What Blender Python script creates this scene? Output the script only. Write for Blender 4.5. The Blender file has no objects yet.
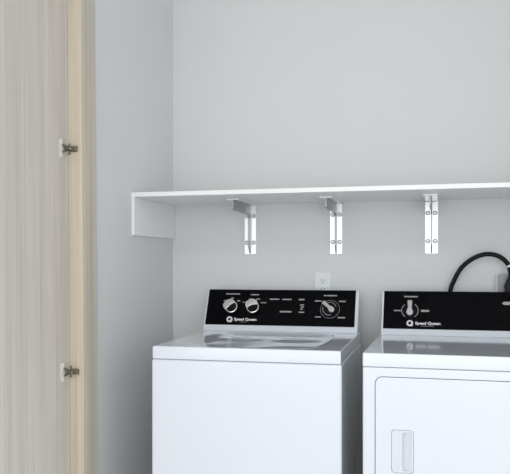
import bpy, bmesh, math, random
from mathutils import Vector, Matrix

random.seed(7)
scene = bpy.context.scene
COL = scene.collection
PI = math.pi

# ------------------------------------------------------------------ materials
def new_mat(name, color, rough=.5, metal=0., coat=0., spec=.5):
    m = bpy.data.materials.new(name)
    m.use_nodes = True
    b = m.node_tree.nodes['Principled BSDF']
    b.inputs['Base Color'].default_value = (*color, 1)
    b.inputs['Roughness'].default_value = rough
    b.inputs['Metallic'].default_value = metal
    b.inputs['Coat Weight'].default_value = coat
    b.inputs['Coat Roughness'].default_value = .06
    b.inputs['Specular IOR Level'].default_value = spec
    return m

def add_bump(m, scale, strength, dist=.001, detail=3.):
    nt = m.node_tree
    tc = nt.nodes.new('ShaderNodeTexCoord')
    n = nt.nodes.new('ShaderNodeTexNoise')
    n.inputs['Scale'].default_value = scale
    n.inputs['Detail'].default_value = detail
    bp = nt.nodes.new('ShaderNodeBump')
    bp.inputs['Strength'].default_value = strength
    bp.inputs['Distance'].default_value = dist
    nt.links.new(tc.outputs['Object'], n.inputs['Vector'])
    nt.links.new(n.outputs['Fac'], bp.inputs['Height'])
    nt.links.new(bp.outputs['Normal'], nt.nodes['Principled BSDF'].inputs['Normal'])

def wood_mat(name, c_dark, c_mid, c_light, fine=1.0):
    m = new_mat(name, c_mid, .55)
    nt = m.node_tree
    tc = nt.nodes.new('ShaderNodeTexCoord')
    def grain(sx, sz, detail):
        mp = nt.nodes.new('ShaderNodeMapping')
        mp.inputs['Scale'].default_value = (sx, sx, sz)
        n = nt.nodes.new('ShaderNodeTexNoise')
        n.inputs['Scale'].default_value = 1
        n.inputs['Detail'].default_value = detail
        n.inputs['Roughness'].default_value = .6
        nt.links.new(tc.outputs['Object'], mp.inputs['Vector'])
        nt.links.new(mp.outputs['Vector'], n.inputs['Vector'])
        return n
    a = grain(190*fine, 1.6, 4.)
    b = grain(22*fine, .35, 2.)
    mx = nt.nodes.new('ShaderNodeMix'); mx.data_type = 'FLOAT'
    mx.inputs[0].default_value = .5
    nt.links.new(a.outputs['Fac'], mx.inputs[2])
    nt.links.new(b.outputs['Fac'], mx.inputs[3])
    r = nt.nodes.new('ShaderNodeValToRGB')
    r.color_ramp.elements[0].position = .33
    r.color_ramp.elements[0].color = (*c_dark, 1)
    r.color_ramp.elements[1].position = .67
    r.color_ramp.elements[1].color = (*c_light, 1)
    e = r.color_ramp.elements.new(.5); e.color = (*c_mid, 1)
    nt.links.new(mx.outputs[0], r.inputs['Fac'])
    nt.links.new(r.outputs['Color'], nt.nodes['Principled BSDF'].inputs['Base Color'])
    return m

M_WALL = new_mat('wall_paint', (.705, .720, .726), .75, spec=.25); add_bump(M_WALL, 260, .06)
M_CEIL = new_mat('ceiling_paint', (.86, .86, .85), .85, spec=.2); add_bump(M_CEIL, 200, .08)
M_FLOOR = wood_mat('floor_boards', (.72, .70, .67), (.80, .78, .75), (.86, .84, .81), .4)
M_DOORW = wood_mat('bleached_ash_veneer', (.50, .45, .41), (.61, .565, .522), (.715, .68, .635))
M_STILE = wood_mat('pale_oak_edging', (.49, .43, .335), (.60, .53, .415), (.68, .615, .505))
M_PANELW = wood_mat('ash_side_veneer', (.43, .385, .315), (.53, .485, .415), (.62, .575, .50))
M_ENAMEL = new_mat('white_enamel', (.725, .765, .83), .12, coat=.5)
M_ENAMEL2 = new_mat('white_plastic', (.68, .715, .775), .3)
M_BLACK = new_mat('gloss_black_panel', (.0022, .0022, .0034), .14, spec=.07)
M_PRINT = new_mat('white_print', (.82, .83, .84), .5)
M_PRINTD = new_mat('grey_print', (.25, .26, .27), .5)
M_PRINTM = new_mat('pale_grey_print', (.50, .505, .51), .5)
M_CHROME = new_mat('chrome', (.70, .70, .69), .22, 1.)
M_CHROMED = new_mat('satin_silver', (.42, .42, .42), .38, 1.)
M_SATIN = new_mat('dial_satin_chrome', (.50, .50, .50), .4, 1.)
M_KNOBBLK = new_mat('knob_black', (.005, .005, .010), .3, spec=.12)
M_SHELF = new_mat('shelf_white_laminate', (.875, .885, .885), .4)
M_BRACKET = new_mat('bracket_bright_white_metal', (.94, .95, .96), .28, .6)
M_WEB = new_mat('bracket_shaded_metal', (.40, .41, .415), .42, .85)  # bracket metal in darker grey, the web's shade put into its colour
M_SCREW = new_mat('zinc_screw', (.72, .74, .75), .4, .8)
M_SCREWRIM = new_mat('screw_rim', (.30, .31, .32), .5, .7)
M_SLOT = new_mat('dark_slot', (.02, .02, .02), .6)
M_PLATE = new_mat('outlet_white_plastic', (.74, .77, .795), .35)
M_STEEL = new_mat('outlet_grey_steel', (.30, .31, .32), .5, .1)
M_RUBBER = new_mat('black_rubber', (.006, .006, .0065), .45, spec=.2)
M_NICKEL = new_mat('hinge_nickel', (.25, .225, .18), .32, 1.)
M_NICKELB = new_mat('hinge_bright_nickel', (.85, .85, .86), .35, .5)
M_GREYFOOT = new_mat('grey_rubber_foot', (.08, .08, .085), .6)

# ------------------------------------------------------------------ mesh helpers
class MB:
    """collects shapes into one mesh"""
    def __init__(self):
        self.bm = bmesh.new()
    def _take(self, tmp, mi, mat=None):
        if mat is not None:
            bmesh.ops.transform(tmp, matrix=mat, verts=tmp.verts)
        for f in tmp.faces: f.material_index = mi
        me = bpy.data.meshes.new('t'); tmp.to_mesh(me); tmp.free()
        self.bm.from_mesh(me); bpy.data.meshes.remove(me)
        return self
    def box(self, x0, x1, y0, y1, z0, z1, bev=0, seg=2, mi=0, mat=None):
        t = bmesh.new()
        bmesh.ops.create_cube(t, size=1)
        for v in t.verts:
            v.co = Vector((x0+(v.co.x+.5)*(x1-x0), y0+(v.co.y+.5)*(y1-y0), z0+(v.co.z+.5)*(z1-z0)))
        if bev: bmesh.ops.bevel(t, geom=t.edges[:], offset=bev, segments=seg, affect='EDGES', profile=.5)
        return self._take(t, mi, mat)
    def prism(self, pts, h0, h1, axis='z', bev=0, seg=2, mi=0, mat=None):
        """extrude a 2D outline; axis z: pts are (x,y); x: pts are (y,z); y: pts are (x,z)"""
        t = bmesh.new()
        def p(a, b, h):
            return {'z': (a, b, h), 'x': (h, a, b), 'y': (a, h, b)}[axis]
        lo = [t.verts.new(p(a, b, h0)) for a, b in pts]
        hi = [t.verts.new(p(a, b, h1)) for a, b in pts]
        n = len(pts)
        t.faces.new(lo[::-1]); t.faces.new(hi)
        for i in range(n):
            t.faces.new((lo[i], lo[(i+1) % n], hi[(i+1) % n], hi[i]))
        bmesh.ops.recalc_face_normals(t, faces=t.faces)
        if bev: bmesh.ops.bevel(t, geom=t.edges[:], offset=bev, segments=seg, affect='EDGES', profile=.5)
        return self._take(t, mi, mat)
    def cyl(self, r, h, mat, r2=None, seg=40, bev=0, mi=0):
        t = bmesh.new()
        bmesh.ops.create_cone(t, cap_ends=True, segments=seg, radius1=r, radius2=r if r2 is None else r2, depth=h,
                              matrix=Matrix.Translation((0, 0, h/2)))
        if bev:
            es = [e for e in t.edges if len(e.link_faces) == 2 and any(len(f.verts) > 4 for f in e.link_faces)]
            bmesh.ops.bevel(t, geom=es, offset=bev, segments=2, affect='EDGES', profile=.5)
        return self._take(t, mi, mat)
    def ring(self, R, r, mat, seg=48, ms=8, mi=0, a0=0, a1=2*PI):
        t = bmesh.new(); full = abs(a1-a0-2*PI) < 1e-6
        n = seg if full else seg+1
        vs = []
        for i in range(n):
            a = a0+(a1-a0)*i/seg
            vs.append([t.verts.new(((R+r*math.cos(2*PI*j/ms))*math.cos(a), (R+r*math.cos(2*PI*j/ms))*math.sin(a),
                                    r*math.sin(2*PI*j/ms))) for j in range(ms)])
        for i in range(n if full else n-1):
            A = vs[i]; B = vs[(i+1) % n]
            for j in range(ms): t.faces.new((A[j], B[j], B[(j+1) % ms], A[(j+1) % ms]))
        if not full: t.faces.new(vs[0]); t.faces.new(vs[-1][::-1])
        bmesh.ops.recalc_face_normals(t, faces=t.faces)
        return self._take(t, mi, mat)
    def tube(self, pts, r, seg=16, mi=0, sub=8):
        P = [Vector(p) for p in pts]
        Q = []
        for i in range(len(P)-1):                       # Catmull-Rom
            a = P[max(i-1, 0)]; b = P[i]; c = P[i+1]; d = P[min(i+2, len(P)-1)]
            for k in range(sub):
                s = k/sub
                Q.append(.5*((2*b)+(c-a)*s+(2*a-5*b+4*c-d)*s*s+(3*b-a-3*c+d)*s**3))
        Q.append(P[-1])
        t = bmesh.new(); rows = []; up = Vector((0, 1, 0))
        for i, q in enumerate(Q):
            tan = (Q[min(i+1, len(Q)-1)]-Q[max(i-1, 0)]).normalized()
            n = (up-tan*up.dot(tan)).normalized(); b = tan.cross(n); up = n
            rows.append([t.verts.new(q+r*(n*math.cos(2*PI*j/seg)+b*math.sin(2*PI*j/seg))) for j in range(seg)])
        for i in range(len(rows)-1):
            for j in range(seg):
                t.faces.new((rows[i][j], rows[i][(j+1) % seg], rows[i+1][(j+1) % seg], rows[i+1][j]))
        t.faces.new(rows[0]); t.faces.new(rows[-1])
        bmesh.ops.recalc_face_normals(t, faces=t.faces)
        return self._take(t, mi)
    def text(self, s, size, mat, mi=0, bold=.012, spacing=1., width=None, depth=.0003):
        c = bpy.data.curves.new('t', 'FONT'); c.body = s; c.size = size; c.offset = bold*size
        c.extrude = depth; c.space_character = spacing; c.align_y = 'CENTER'; c.resolution_u = 4
        o = bpy.data.objects.new('t', c); COL.objects.link(o)
        bpy.context.view_layer.update()
        me = bpy.data.meshes.new_from_object(o.evaluated_get(bpy.context.evaluated_depsgraph_get()))
        bpy.data.objects.remove(o); bpy.data.curves.remove(c)
        t = bmesh.new(); t.from_mesh(me); bpy.data.meshes.remove(me)
        if width:
            xs = [v.co.x for v in t.verts]; k = width/(max(xs)-min(xs)); x0 = min(xs)
            for v in t.verts: v.co.x = (v.co.x-x0)*k
        return self._take(t, mi, mat)
    def build(self, name, mats, parent=None, loc=(0, 0, 0), rot=(0, 0, 0), smooth=30):
        me = bpy.data.meshes.new(name)
        self.bm.to_mesh(me); self.bm.free()
        for m in (mats if isinstance(mats, (list, tuple)) else [mats]): me.materials.append(m)
        if smooth:
            for p in me.polygons: p.use_smooth = p.area < .004 or len(me.polygons) > 2000
            me.set_sharp_from_angle(angle=math.radians(smooth))
        o = bpy.data.objects.new(name, me); COL.objects.link(o)
        if smooth:
            wn = o.modifiers.new('weighted_normals', 'WEIGHTED_NORMAL'); wn.keep_sharp = True
        o.location = loc; o.rotation_euler = rot
        if parent: o.parent = parent
        return o

def rrect(x0, x1, z0, z1, r, seg=8):
    pts = []
    for cx, cz, a in ((x1-r, z1-r, 0), (x0+r, z1-r, PI/2), (x0+r, z0+r, PI), (x1-r, z0+r, 1.5*PI)):
        for i in range(seg+1):
            t = a+PI/2*i/seg
            pts.append((cx+r*math.cos(t), cz+r*math.sin(t)))
    return pts

def cut(o, cutter_mb, angle=30):
    """subtract a shape from a mesh, then drop the cutter"""
    c = cutter_mb.build('cutter', M_SLOT)
    c.parent = o.parent
    c.modifiers.clear(); o.modifiers.clear()
    m = o.modifiers.new('cut', 'BOOLEAN'); m.operation = 'DIFFERENCE'; m.object = c; m.solver = 'EXACT'
    bpy.context.view_layer.update()
    me = bpy.data.meshes.new_from_object(o.evaluated_get(bpy.context.evaluated_depsgraph_get()))
    o.modifiers.clear(); old = o.data; o.data = me
    if len(old.materials) and not len(me.materials):
        for mm in old.materials: me.materials.append(mm)
    bpy.data.objects.remove(c)
    for p in me.polygons: p.use_smooth = p.area < .0004
    me.set_sharp_from_angle(angle=math.radians(angle))
    wn = o.modifiers.new('weighted_normals', 'WEIGHTED_NORMAL'); wn.keep_sharp = True

def thing(name, label, cat, loc=(0, 0, 0), rz=0, group=None):
    o = bpy.data.objects.new(name, None); COL.objects.link(o)
    o.empty_display_size = .05
    o.location = loc; o.rotation_euler = (0, 0, rz)
    o['label'] = label; o['category'] = cat
    if group: o['group'] = group
    return o

def structure(o):
    o['kind'] = 'structure'; return o

T = Matrix.Translation
def R(a, ax): return Matrix.Rotation(a, 4, ax)

# ------------------------------------------------------------------ the room
XR = 1.95                        # right side of the laundry niche
CEIL = 2.72
structure(MB().box(-.031, XR+.1, 0, .12, 0, CEIL).build('wall_back', M_WALL))
structure(MB().box(-.12, 0, -.8850, 0, 0, CEIL).build('wall_left', M_WALL))
structure(MB().box(XR, XR+.12, -.90, 0, 0, CEIL).build('wall_right', M_WALL))
structure(MB().box(-1.6, 3.9, -7.0, .12, -.05, 0).build('floor', M_FLOOR))
structure(MB().box(-1.6, 3.9, -7.0, .12, CEIL, CEIL+.05).build('ceiling', M_CEIL))

# ------------------------------------------------------------------ closet cabinet: side panel, stile, open door with hinges
cab = thing('closet_cabinet', 'tall pale wood-grain closet front on the left with its hinged door standing open', 'cabinet', (.0100, -.85, 0))
cab.rotation_euler = (0, -.0078, 0)
def in_cab(mb, name, mats, parent=cab): return mb.build(name, mats, parent)
Y0 = .85                         # world y -> cabinet-local y
MB_ = MB().box(0.0110, .020, -.8850+Y0, -.7975+Y0, .0, CEIL-.002, .001, 1)
in_cab(MB_, 'side_panel', M_PANELW)
in_cab(MB().box(-.031, .020, -.9043+Y0, -.8855+Y0, .0, CEIL-.002, .0012, 2), 'front_stile', M_STILE)
door = in_cab(MB().box(-.051, -.031, -1.52+Y0, -.9075+Y0, .012, CEIL-.03, .0012, 2), 'door', M_DOORW)
door['label'] = 'greyish wood-grain door leaf standing open'

def hinge(z, flip):
    """concealed hinge: cup flange on the door, cranked arm, cross-shaped plate on the stile"""
    m = MB()
    yd, xd = -.9565+Y0, -.031     # on the door face
    yf = -.9043+Y0               # stile front
    # cup flange and cup
    m.prism(rrect(yd-.0065, yd+.0055, z-.032, z+.032, .003, 4), xd, xd+.0045, 'x', mi=1)
    m.cyl(.0100, .005, T((xd, yd, z)) @ R(PI/2, 'Y'), seg=28, mi=1)
    for s in (-1, 1):
        m.cyl(.0036, .003, T((xd+.002, yd-.0005, z+s*.023)) @ R(PI/2, 'Y'), seg=16, mi=1)
    # plate on the stile, a cross
    zp = z+.004*flip
    m.box(-.0285, .004, yf-.0035, yf, zp-.010, zp+.010, .001, 1, mi=0)
    m.box(-.0285, -.0225, yf-.0045, yf, zp-.020, zp+.020, .0015, 1, mi=0)
    for s in (-1, 1):
        m.cyl(.0026, .002, T((-.0257, yf-.004, zp+s*.0155)) @ R(PI/2, 'X'), seg=14, mi=0)
    # cranked arm: two links from the cup, then the channel along the plate
    def bar(p, q, w, h, mi=0):
        p = Vector(p); q = Vector(q); d = q-p
        rot = d.to_track_quat('X', 'Z').to_matrix().to_4x4()
        m.box(0, d.length, -w/2, w/2, -h/2, h/2, .0008, 1, mi=mi, mat=T(p) @ rot)
    ya = yf-.012
    for s in (-1, 1):
        bar((xd+.004, yd+.004, z+s*.013), (-.020, ya-.004, zp+s*.004), .004, .006)
    bar((xd+.003, yd+.002, z+.012), (-.016, ya-.006, zp-.006), .006, .005)
    m.box(-.026, .006, ya-.004, ya+.009, zp-.0085, zp+.0085, .002, 2, mi=0)
    bar((-.024, ya-.006, zp+.006), (.002, ya-.005, zp+.002), .004, .005)
    m.cyl(.0042, .002, T((-.002, ya-.0035, zp)) @ R(PI/2, 'X'), seg=18, mi=2)
    m.cyl(.0036, .002, T((-.016, ya-.0035, zp)) @ R(PI/2, 'X'), seg=18, mi=1)
    o = m.build('hinge', [M_NICKEL, M_NICKELB, M_SLOT], door)
    o['label'] = 'metal concealed hinge'
    return o
hinge(1.586, 1)
hinge(.834, -1)

# ------------------------------------------------------------------ shelf and its brackets
ZT, ZB, SD = 1.4837, 1.4664, .4622
sh = thing('wall_shelf', 'long white wall shelf above the washer and dryer', 'shelf', (0, 0, ZB))
MB().box(.0005, XR-.001, -SD, -.0005, 0, ZT-ZB, .001, 1).build('shelf_board', M_SHELF, sh)
MB().box(.0005, .0125, -SD+.001, -.0005, 1.3128-ZB, -.0002, .001, 1).build('cleat', M_SHELF, sh)

def make_bracket(name, label, x):
    r = thing(name, label, 'bracket', (x, 0, 1.242), 0, 'T-section shelf brackets')
    H = ZB-1.242-.0005; w = .0265; D = .283
    # wall plate: two strips, slightly parted by the groove
    m = MB()
    for s in (-1, 1):
        m.box(min(s*.0022, s*w), max(s*.0022, s*w), -.004, -.0005, 0, H-.006, .0008, 1)
    m.box(-.003, .003, -.0020, -.0005, 0, H-.006)
    m.build('wall_plate', M_BRACKET, r)
    # arm: flange under the shelf and the L-shaped web
    m = MB().box(-w, w, -D, -.0005, H-.0045, H, .0008, 1)
    m.build('arm_flange', M_BRACKET, r)
    web = [(-.0025, .002), (-.006, .002), (-.034, .036), (-.034, H-.060), (-.042, H-.050), (-D+.004, H-.046), (-D, H-.042),
           (-D, H-.005), (-.0025, H-.005)]
    MB().prism(web, -.0028, .0028, 'x', .0006, 1).build('web', M_WEB, r)
    for zz in (1.2936-1.242, 1.4125-1.242):
        for s in (-1, 1):
            m = MB().cyl(.0078, .0030, T((s*.0152, -.004, zz)) @ R(PI/2, 'X'), r2=.0055, seg=24)
            m.ring(.0076, .0019, T((s*.0152, -.0044, zz)) @ R(PI/2, 'X'), 24, 8, mi=2)
            m.box(-.0035, .0035, -.0072, -.0069, -.0006, .0006, mi=1, mat=T((s*.0152, 0, zz)) @ R(.6, 'Y'))
            m.box(-.0035, .0035, -.0072, -.0069, -.0006, .0006, mi=1, mat=T((s*.0152, 0, zz)) @ R(.6+PI/2, 'Y'))
            m.build('screw', [M_SCREW, M_WEB, M_SCREWRIM], r)
    return r
def copy_thing(src, label, loc):
    c = src.copy(); COL.objects.link(c); c.location = loc; c['label'] = label
    for ch in list(src.children):
        k = ch.copy(); COL.objects.link(k); k.parent = c
    return c
bk = make_bracket('shelf_bracket', 'white shelf bracket nearest the left wall, over the two washer knobs', .3702)
copy_thing(bk, 'middle white shelf bracket, above the small white wall outlet', (.7565, 0, 1.242))
copy_thing(bk, 'white shelf bracket over the dryer, beside the black cord', (1.1597, 0, 1.242))

# ------------------------------------------------------------------ wall outlets
ou = thing('wall_outlet', 'small white duplex wall outlet behind the washer console', 'outlet', (.6985, 0, 1.105))
MB().prism(rrect(-.035, .035, -.057, .057, .004, 4), -.0055, -.0003, 'y', .0015, 2).build('cover_plate', M_PLATE, ou)
for s in (-1, 1):
    m = MB().prism(rrect(-.0165, .0165, s*.0195-.0140, s*.0195+.0140, .011, 5), -.0078, -.0050, 'y', .0006, 1)
    for dx, hh in ((-.0063, .0042), (.0063, .0035)):
        m.box(dx-.0011, dx+.0011, -.0082, -.0077, s*.0195+.003-hh, s*.0195+.003+hh, mi=1)
    m.cyl(.0026, .0005, T((0, -.0077, s*.0195-.0075)) @ R(PI/2, 'X'), seg=14, mi=1)
    m.build('socket', [M_PLATE, M_SLOT], ou)
MB().cyl(.003, .001, T((0, -.0052, 0)) @ R(PI/2, 'X'), seg=14).build('screw', M_SCREW, ou)

bx = thing('dryer_outlet', 'grey steel-faced outlet box behind the dryer with the black plug in it', 'outlet', (1.475, 0, 1.10))
MB().box(-.0575, .0575, -.034, -.0005, -.0575, .0575, .002, 2).build('box', M_PLATE, bx)
m = MB().prism(rrect(-.0535, .0560, -.0560, .0555, .005, 4), -.0365, -.0335, 'y', .001, 1)
for sx in (-1, 1):
    for sz in (-1,):
        m.cyl(.0032, .0012, T((sx*.047, -.0362, sz*.047)) @ R(PI/2, 'X'), seg=14, mi=1)
m.build('cover_plate', [M_STEEL, M_SCREW], bx)
MB().cyl(.026, .004, T((.004, -.0360, -.010)) @ R(PI/2, 'X'), seg=32).build('socket', M_SLOT, bx)

# ------------------------------------------------------------------ dryer cord
cd = thing('power_cord', 'thick black power cord looping up from behind the dryer to its plug', 'cord', (1.476, -.065, 1.10))
def cl(x, y, z): return (x-1.476, y+.065, z-1.10)
pts = [(1.214, -.030, .80), (1.216, -.030, .95), (1.2345, -.034, 1.078), (1.2480, -.037, 1.1236), (1.2790, -.042, 1.1805), (1.3230, -.047, 1.2185),
       (1.3722, -.050, 1.2370), (1.4186, -.052, 1.2320), (1.451, -.055, 1.2090), (1.467, -.057, 1.182), (1.473, -.0575, 1.150)]
MB().tube([cl(*p) for p in pts], .0095).build('cord', M_RUBBER, cd)
m = MB().prism([(-.026, -.040), (.030, -.040), (.034, .012), (.016, .052), (-.012, .052), (-.030, .012)], -.010, .0235, 'y', .006, 3)
m.build('plug', M_RUBBER, cd)
m = MB()
for k in range(5): m.ring(.0098, .0024, T(cl(1.4715-.0010*k, -.0573, 1.154+.007*k)), 24, 6)
m.build('strain_relief', M_RUBBER, cd)
MB().cyl(.0106, .008, T(cl(1.4665, -.0570, 1.186)) @ R(-.35, 'Y'), seg=24, bev=.001).build('cord_collar', M_PLATE, cd)

# ------------------------------------------------------------------ the two machines
FR = .3555
PB, PT_ = (-FR+.635, .938), (-FR+.705, 1.0855)                   # control panel: bottom and top edge (local y, z)
LEAN = math.atan2(PT_[0]-PB[0], PT_[1]-PB[1])
# panel frame: x along the console, y up the slope, z out of the panel
PANEL = T((0, PB[0], PB[1])) @ R(PI/2-LEAN, 'X')

def glyphs(m, x0, x1, s, h, mi=4):
    """a printed caption too small to read: a row of short strokes"""
    x = x0
    while x < x1-.0012:
        w = min(random.choice((.0014, .0020, .0026)), x1-x)
        hh = h*random.choice((.8, 1., 1.))
        m.box(x, x+w, s-hh/2, s+hh/2, .0021, .0024, mi=mi, mat=PANEL)
        x += w+.0007

def logo(m, xq, s, r, x0, x1, size, mi=1):
    m.ring(r*.78, r*.30, PANEL @ T((xq, s, .0020)), 32, 6, mi=mi)
    m.box(0, r*.95, -r*.22, r*.22, .0018, .0026, mi=mi, mat=PANEL @ T((xq+r*.2, s-r*.25, 0)) @ R(-.85, 'Z'))
    m.text('Speed Queen', size, PANEL @ T((x0, s, .0023)), mi, bold=.032, width=x1-x0)
    m.box(x1+.0015, x1+.0030, s-.0045, s-.0030, .0020, .0024, mi=mi, mat=PANEL)

def console(root, x0, x1, px0, px1, prints):
    f = (PT_[0]-PB[0])/(PT_[1]-PB[1])
    zb = .9142
    y_at = lambda z: PB[0]+(z-PB[1])*f
    prof = [(y_at(zb), zb), (y_at(zb+.003), zb+.003), (y_at(zb+.0045)+.0015, zb+.0045), (y_at(zb+.006), zb+.006), (PT_[0]-.0007, PT_[1]-.0015), (-FR+.742, PT_[1]-.0025), (-FR+.742, zb)]
    c = MB().prism(prof, x0, x1, 'x', .0012, 2).build('console', M_ENAMEL, root)
    m = MB().prism(rrect(px0, px1, 0, .1640, .0025, 3), 0, .0020, 'z', .0006, 1, mat=PANEL)
    prints(m)
    m.build('control_panel', [M_BLACK, M_PRINT, M_PRINTD, M_CHROMED, M_PRINTM], c)
    return c

def knob_grip(c, x, s, ang, r=.0270):
    """round knob: chrome rim, dark dished face, wide chrome grip across one side"""
    K = PANEL @ T((x, s, .002))
    m = MB().cyl(r*1.02, .004, K, seg=40, bev=.0008, mi=1)
    m.cyl(r*.93, .016, K, r2=r*.88, seg=40, bev=.001, mi=1)
    m.ring(r*.92, r*.11, K @ T((0, 0, .0165)), 48, 8, mi=0)
    # grip: a thick chrome segment over the side the knob points to
    K2 = K @ R(ang, 'Z')
    seg = [(-r*1.04, -r*.02), (-r*1.10, r*.55), (-r*.92, r*1.02), (-r*.3, r*1.26), (r*.35, r*1.22), (r*.84, r*.92), (r*.98, r*.20), (r*.72, r*.12), (r*.3, r*.22), (-r*.2, r*.20), (-r*.65, r*.05)]
    m.prism(seg, .004, .026, 'z', .0022, 2, mi=0, mat=K2)
    m.build('knob', [M_CHROME, M_KNOBBLK], c)

def knob_pointer(c, x, s, ang, R0, ringR, width, arcs=((0, 2*PI),)):
    """dial: dark skirt, chrome arcs, long tapered chrome pointer grip"""
    K = PANEL @ T((x, s, .002))
    m = MB().cyl(R0, .006, K, seg=48, bev=.001, mi=1)
    m.cyl(R0*.80, .014, K, r2=R0*.74, seg=48, bev=.0015, mi=1)
    for a0, a1 in arcs:
        m.ring(ringR, .0018, K @ T((0, 0, .0068)), 40, 6, mi=2, a0=a0, a1=a1)
    K2 = K @ R(ang, 'Z')
    w = width
    out = [(-w*.42, R0*1.05), (-w*.30, R0*.2), (-w*.58, -R0*.40), (-w*.36, -R0*.70), (w*.0, -R0*.80), (w*.36, -R0*.70), (w*.58, -R0*.40), (w*.30, R0*.2), (w*.42, R0*1.05), (0, R0*1.1)]
    m.prism(out, .010, .027, 'z', .002, 2, mi=0, mat=K2)
    return m.build('dial', [M_SATIN, M_KNOBBLK, M_CHROMED], c)

# ---------- washer
wa = thing('washing_machine', 'white top-loading washing machine, left of the dryer, with three knobs on its console', 'washing machine',
           (.55456, -.44928, 0), math.radians(1.2))
HW = .3255
MB().box(-HW-.003, HW+.003, -FR-.001, FR, .028, .8690, .008, 3).build('body', M_ENAMEL, wa)
for sx in (-1, 1):
    for sy in (-1, 1):
        MB().cyl(.022, .030, T((sx*.27, sy*.29, 0)), r2=.016, seg=20, bev=.002).build('foot', M_GREYFOOT, wa)
tp = MB().box(-HW, HW, -FR, FR, .8700, .9140, .0032, 3).build('top_panel', M_ENAMEL, wa)
# lid: a shallow pressed pan with rounded front corners
LX0, LX1, LY0, LY1 = -.258, .246, -.338, .225
def lid_mesh():
    m = MB(); t = bmesh.new()
    NX, NY = 72, 72
    hx, hy = (LX1-LX0)/2, (LY1-LY0)/2; cx_, cy_ = (LX1+LX0)/2, (LY1+LY0)/2
    def warp(u, v):                                    # square -> rounded square
        k = .16
        return u*math.sqrt(1-k*v*v*v*v*u*u), v*math.sqrt(1-k*u*u*u*u*v*v)
    def sm(e): e = max(0, min(1, e)); return e*e*(3-2*e)
    grid = []
    for j in range(NY+1):
        row = []
        for i in range(NX+1):
            u, v = warp(-1+2*i/NX, -1+2*j/NY)
            rim = max(abs(-1+2*i/NX), abs(-1+2*j/NY))
            x, y = cx_+u*hx, cy_+v*hy
            xc = x-cx_
            dep = max(0, (y-LY0)-.075*(1-math.exp(-(xc/.085)**2)))
            p = min(1, dep/.40)
            pan = -.0085*p*(2-p)
            for bx_ in (-.125, .120):                    # two low bumps, shaped to bend the console reflection into dark crescents
                pan += .0042*math.exp(-((xc-bx_)/.075)**2-((y-cy_-.05-.25*(xc-bx_)**2/.075)/.055)**2)
            row.append(t.verts.new((x, y, .9142+.0006*sm((1-rim)/.04)+pan*sm((1-u)/.10)*sm((1+u)/.40)*sm((1-v)/.12))))
        grid.append(row)
    for j in range(NY):
        for i in range(NX):
            t.faces.new((grid[j][i], grid[j][i+1], grid[j+1][i+1], grid[j+1][i]))
    # skirt
    edge = [grid[0][i] for i in range(NX+1)]+[grid[j][NX] for j in range(1, NY+1)]+[grid[NY][i] for i in range(NX-1, -1, -1)]+[grid[j][0] for j in range(NY-1, 0, -1)]
    low = [t.verts.new((v.co.x, v.co.y, .9035)) for v in edge]
    n = len(edge)
    for i in range(n): t.faces.new((edge[i], low[i], low[(i+1) % n], edge[(i+1) % n]))
    t.faces.new(low)
    bmesh.ops.recalc_face_normals(t, faces=t.faces)
    m._take(t, 0); return m
lid_mesh().build('lid', M_ENAMEL, wa, smooth=40)
def lid_outline(g):
    cx_, cy_ = (LX1+LX0)/2, (LY1+LY0)/2
    P = []
    for k in range(120):
        a = 2*PI*k/120; c, q = math.cos(a), math.sin(a); f = max(abs(c), abs(q))
        u, v = c/f, q/f
        P.append((u, v))
    out = []
    for u, v in P:
        k = .16
        out.append((cx_+u*math.sqrt(1-k*v**4*u*u)*((LX1-LX0)/2+g), cy_+v*math.sqrt(1-k*u**4*v*v)*((LY1-LY0)/2+g)))
    return out
cut(tp, MB().prism(lid_outline(.0012), .9030, .95, 'z'))

def washer_prints(m):
    logo(m, -.2271, .0250, .0125, -.2068, -.1088, .0165)
    glyphs(m, -.182, -.150, .0135, .0028, 2)
    glyphs(m, -.2551, -.1942, .1425, .0050)
    glyphs(m, -.1448, -.1071, .1400, .0050)
    for x in (-.2567, -.1965): glyphs(m, x-.006, x+.007, .1108, .005)
    glyphs(m, -.2305, -.2190, .1230, .0045)
    glyphs(m, -.177, -.163, .104, .005, 2); glyphs(m, -.151, -.131, .1195, .005); glyphs(m, -.118, -.102, .1195, .005); glyphs(m, -.100, -.073, .1035, .0065, 2)
    glyphs(m, -.058, -.0172, .1200, .0055); glyphs(m, -.0051, .0362, .1195, .0055); glyphs(m, .0672, .0908, .1195, .0065)
    glyphs(m, -.0102, .0406, .0634, .0068); glyphs(m, .0700, .0949, .0622, .005)
    for k, (a, b) in enumerate(((.074, .091), (.077, .091), (.076, .087))): glyphs(m, a, b, .095-.0095*k, .0045)
    glyphs(m, .1727, .2298, .1390, .0055)
    glyphs(m, .1360, .1658, .1140, .0055); glyphs(m, .2374, .2659, .1135, .0055)
    glyphs(m, .1408, .1660, .0420, .0055); glyphs(m, .2370, .2660, .0405, .0065)
    m.ring(.0400, .0009, PANEL @ T((.2016, .0775, .0020)), 72, 6, mi=3)
wc = console(wa, -.3390, .3190, -.3340, .3065, washer_prints)
knob_grip(wc, -.2215, .0765, math.radians(38))
knob_grip(wc, -.1265, .0770, math.radians(15))
knob_pointer(wc, .2010, .0770, math.radians(48), .0340, .0285, .022, ((math.radians(165), math.radians(285)), (math.radians(20), math.radians(110))))

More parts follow.
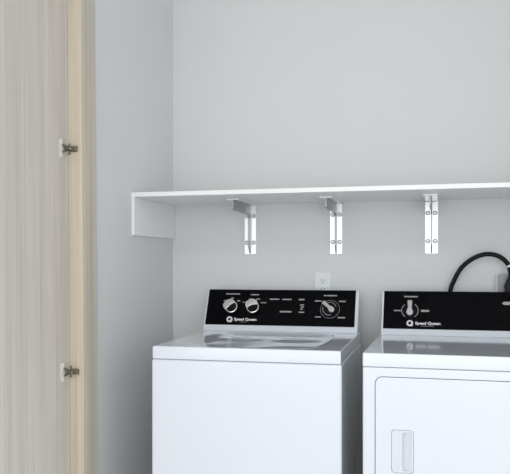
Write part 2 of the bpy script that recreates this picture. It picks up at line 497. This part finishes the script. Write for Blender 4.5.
# ---------- dryer
dr = thing('clothes_dryer', 'white front-loading clothes dryer at the right edge with a single dial', 'dryer', (1.3018, -.4666, 0))
HD = .3415
body = MB().box(-HD, HD, -FR, FR, .028, .8690, .006, 3).build('body', M_ENAMEL, dr)
DX0, DX1, DZ0, DZ1 = 1.0010-1.3018, .3008, .20, .8385
cut(body, MB().prism(rrect(DX0-.0022, DX1+.0022, DZ0-.0022, DZ1+.0022, .024, 8), -FR-.05, -FR+.016, 'y'))
for sx in (-1, 1):
    for sy in (-1, 1):
        MB().cyl(.022, .030, T((sx*.28, sy*.29, 0)), r2=.016, seg=20, bev=.002).build('foot', M_GREYFOOT, dr)
MB().box(-HD, HD, -FR, FR, .8700, .9140, .0032, 3).build('top_panel', M_ENAMEL, dr)
dd = MB().prism(rrect(DX0, DX1, DZ0, DZ1, .022, 8), -FR-.001, -FR+.015, 'y', .0018, 2).build('door', M_ENAMEL, dr)
HX0, HX1, HZ0, HZ1 = 1.0516-1.3018, 1.1195-1.3018, .5400, .6735
cut(dd, MB().prism(rrect(HX0-.0009, HX1+.0009, HZ0-.0009, HZ1+.0009, .0105, 6), -FR-.05, -FR+.0135, 'y'))
# handle: flat plate with a pocket that is deep behind the left-hand grip and runs out to the right
hd = MB().prism(rrect(HX0, HX1, HZ0, HZ1, .010, 6), -FR-.0022, -FR+.0125, 'y', .0012, 2).build('handle', M_ENAMEL2, dd)
def pocket():
    m = MB(); t = bmesh.new()
    xl, xr = 1.0850-1.3018, HX1-.0050
    o = [(xl, HZ0+.013), (xl+.0015, HZ0+.0095), (xl+.005, HZ0+.0070), (xr-.002, HZ0+.0045), (xr, HZ0+.0065),
         (xr, HZ1-.0065), (xr-.002, HZ1-.0045), (xl+.005, HZ1-.0070), (xl+.0015, HZ1-.0095), (xl, HZ1-.013)]
    dy = lambda x: -FR+.0095-.0110*(x-xl)/(xr-xl)
    A = [t.verts.new((x, -FR-.02, z)) for x, z in o]; B = [t.verts.new((x, dy(x), z)) for x, z in o]
    n = len(o); t.faces.new(A); t.faces.new(B[::-1])
    for k in range(n): t.faces.new((A[k], B[k], B[(k+1) % n], A[(k+1) % n]))
    bmesh.ops.recalc_face_normals(t, faces=t.faces)
    m._take(t, 0); return m
cut(hd, pocket())

def dryer_prints(m):
    logo(m, -.2236, .0242, .0125, -.2025, -.1052, .0165)
    glyphs(m, -.180, -.129, .0125, .003, 2)
    glyphs(m, -.2475, -.1941, .1394, .0060)
    glyphs(m, -.2880, -.2600, .0777, .0050); glyphs(m, -.1806, -.1480, .0780, .0085)
    m.prism([(.1298, .1150), (.1375, .1215), (.2150, .1215), (.2150, .1085), (.1375, .1085)], .0019, .0026, 'z', mi=3, mat=PANEL)   # silver pointer mark
dc = console(dr, -.3360, .3360, -.3290, .3240, dryer_prints)
knob_pointer(dc, -.2238, .0760, 0, .0345, .0325, .025, ((math.radians(130), math.radians(235)), (math.radians(-55), math.radians(55))))

# ------------------------------------------------------------------ light
w = bpy.data.worlds.new('world'); scene.world = w; w.use_nodes = True
bg = w.node_tree.nodes['Background']
bg.inputs['Color'].default_value = (.93, .97, 1, 1); bg.inputs['Strength'].default_value = 1.28

def area(name, loc, target, sx, sy, power, col=(1, 1, 1)):
    l = bpy.data.lights.new(name, 'AREA'); l.shape = 'RECTANGLE'; l.size = sx; l.size_y = sy
    l.energy = power; l.color = col
    o = bpy.data.objects.new(name, l); COL.objects.link(o); o.location = loc
    o.rotation_euler = (Vector(target)-Vector(loc)).to_track_quat('-Z', 'Y').to_euler()
    return o
area('window_daylight', (1.15, -6.9, 1.30), (1.15, 0, 1.30), 5.4, 2.5, 125, (.97, .985, 1))
area('side_fill', (3.8, -3.6, 1.3), (.1, -.5, 1.0), 3.2, 2.4, 34, (.97, .99, 1))  # added fill from the right, brightens the left wall and door

area('overhead_fill', (1.0, -3.1, CEIL-.02), (1.0, -3.1, 0), 1.2, .8, 22, (1, .99, .97))  # added overhead fill, lifts the tilted white console bases

# ------------------------------------------------------------------ camera
cam = bpy.data.cameras.new('camera'); co = bpy.data.objects.new('camera', cam); COL.objects.link(co)
co.location = (1.2159, -3.1564, 1.1936); co.rotation_euler = (PI/2, 0, .2556)
cam.sensor_width = 36; cam.lens = 728.372/510*36
cam.shift_y = (265.0-237)/510
cam.clip_start = .05
scene.camera = co
vs = scene.view_settings
vs.view_transform = 'Standard'; vs.look = 'None'; vs.exposure = -.58; vs.gamma = 1
vs.use_curve_mapping = False
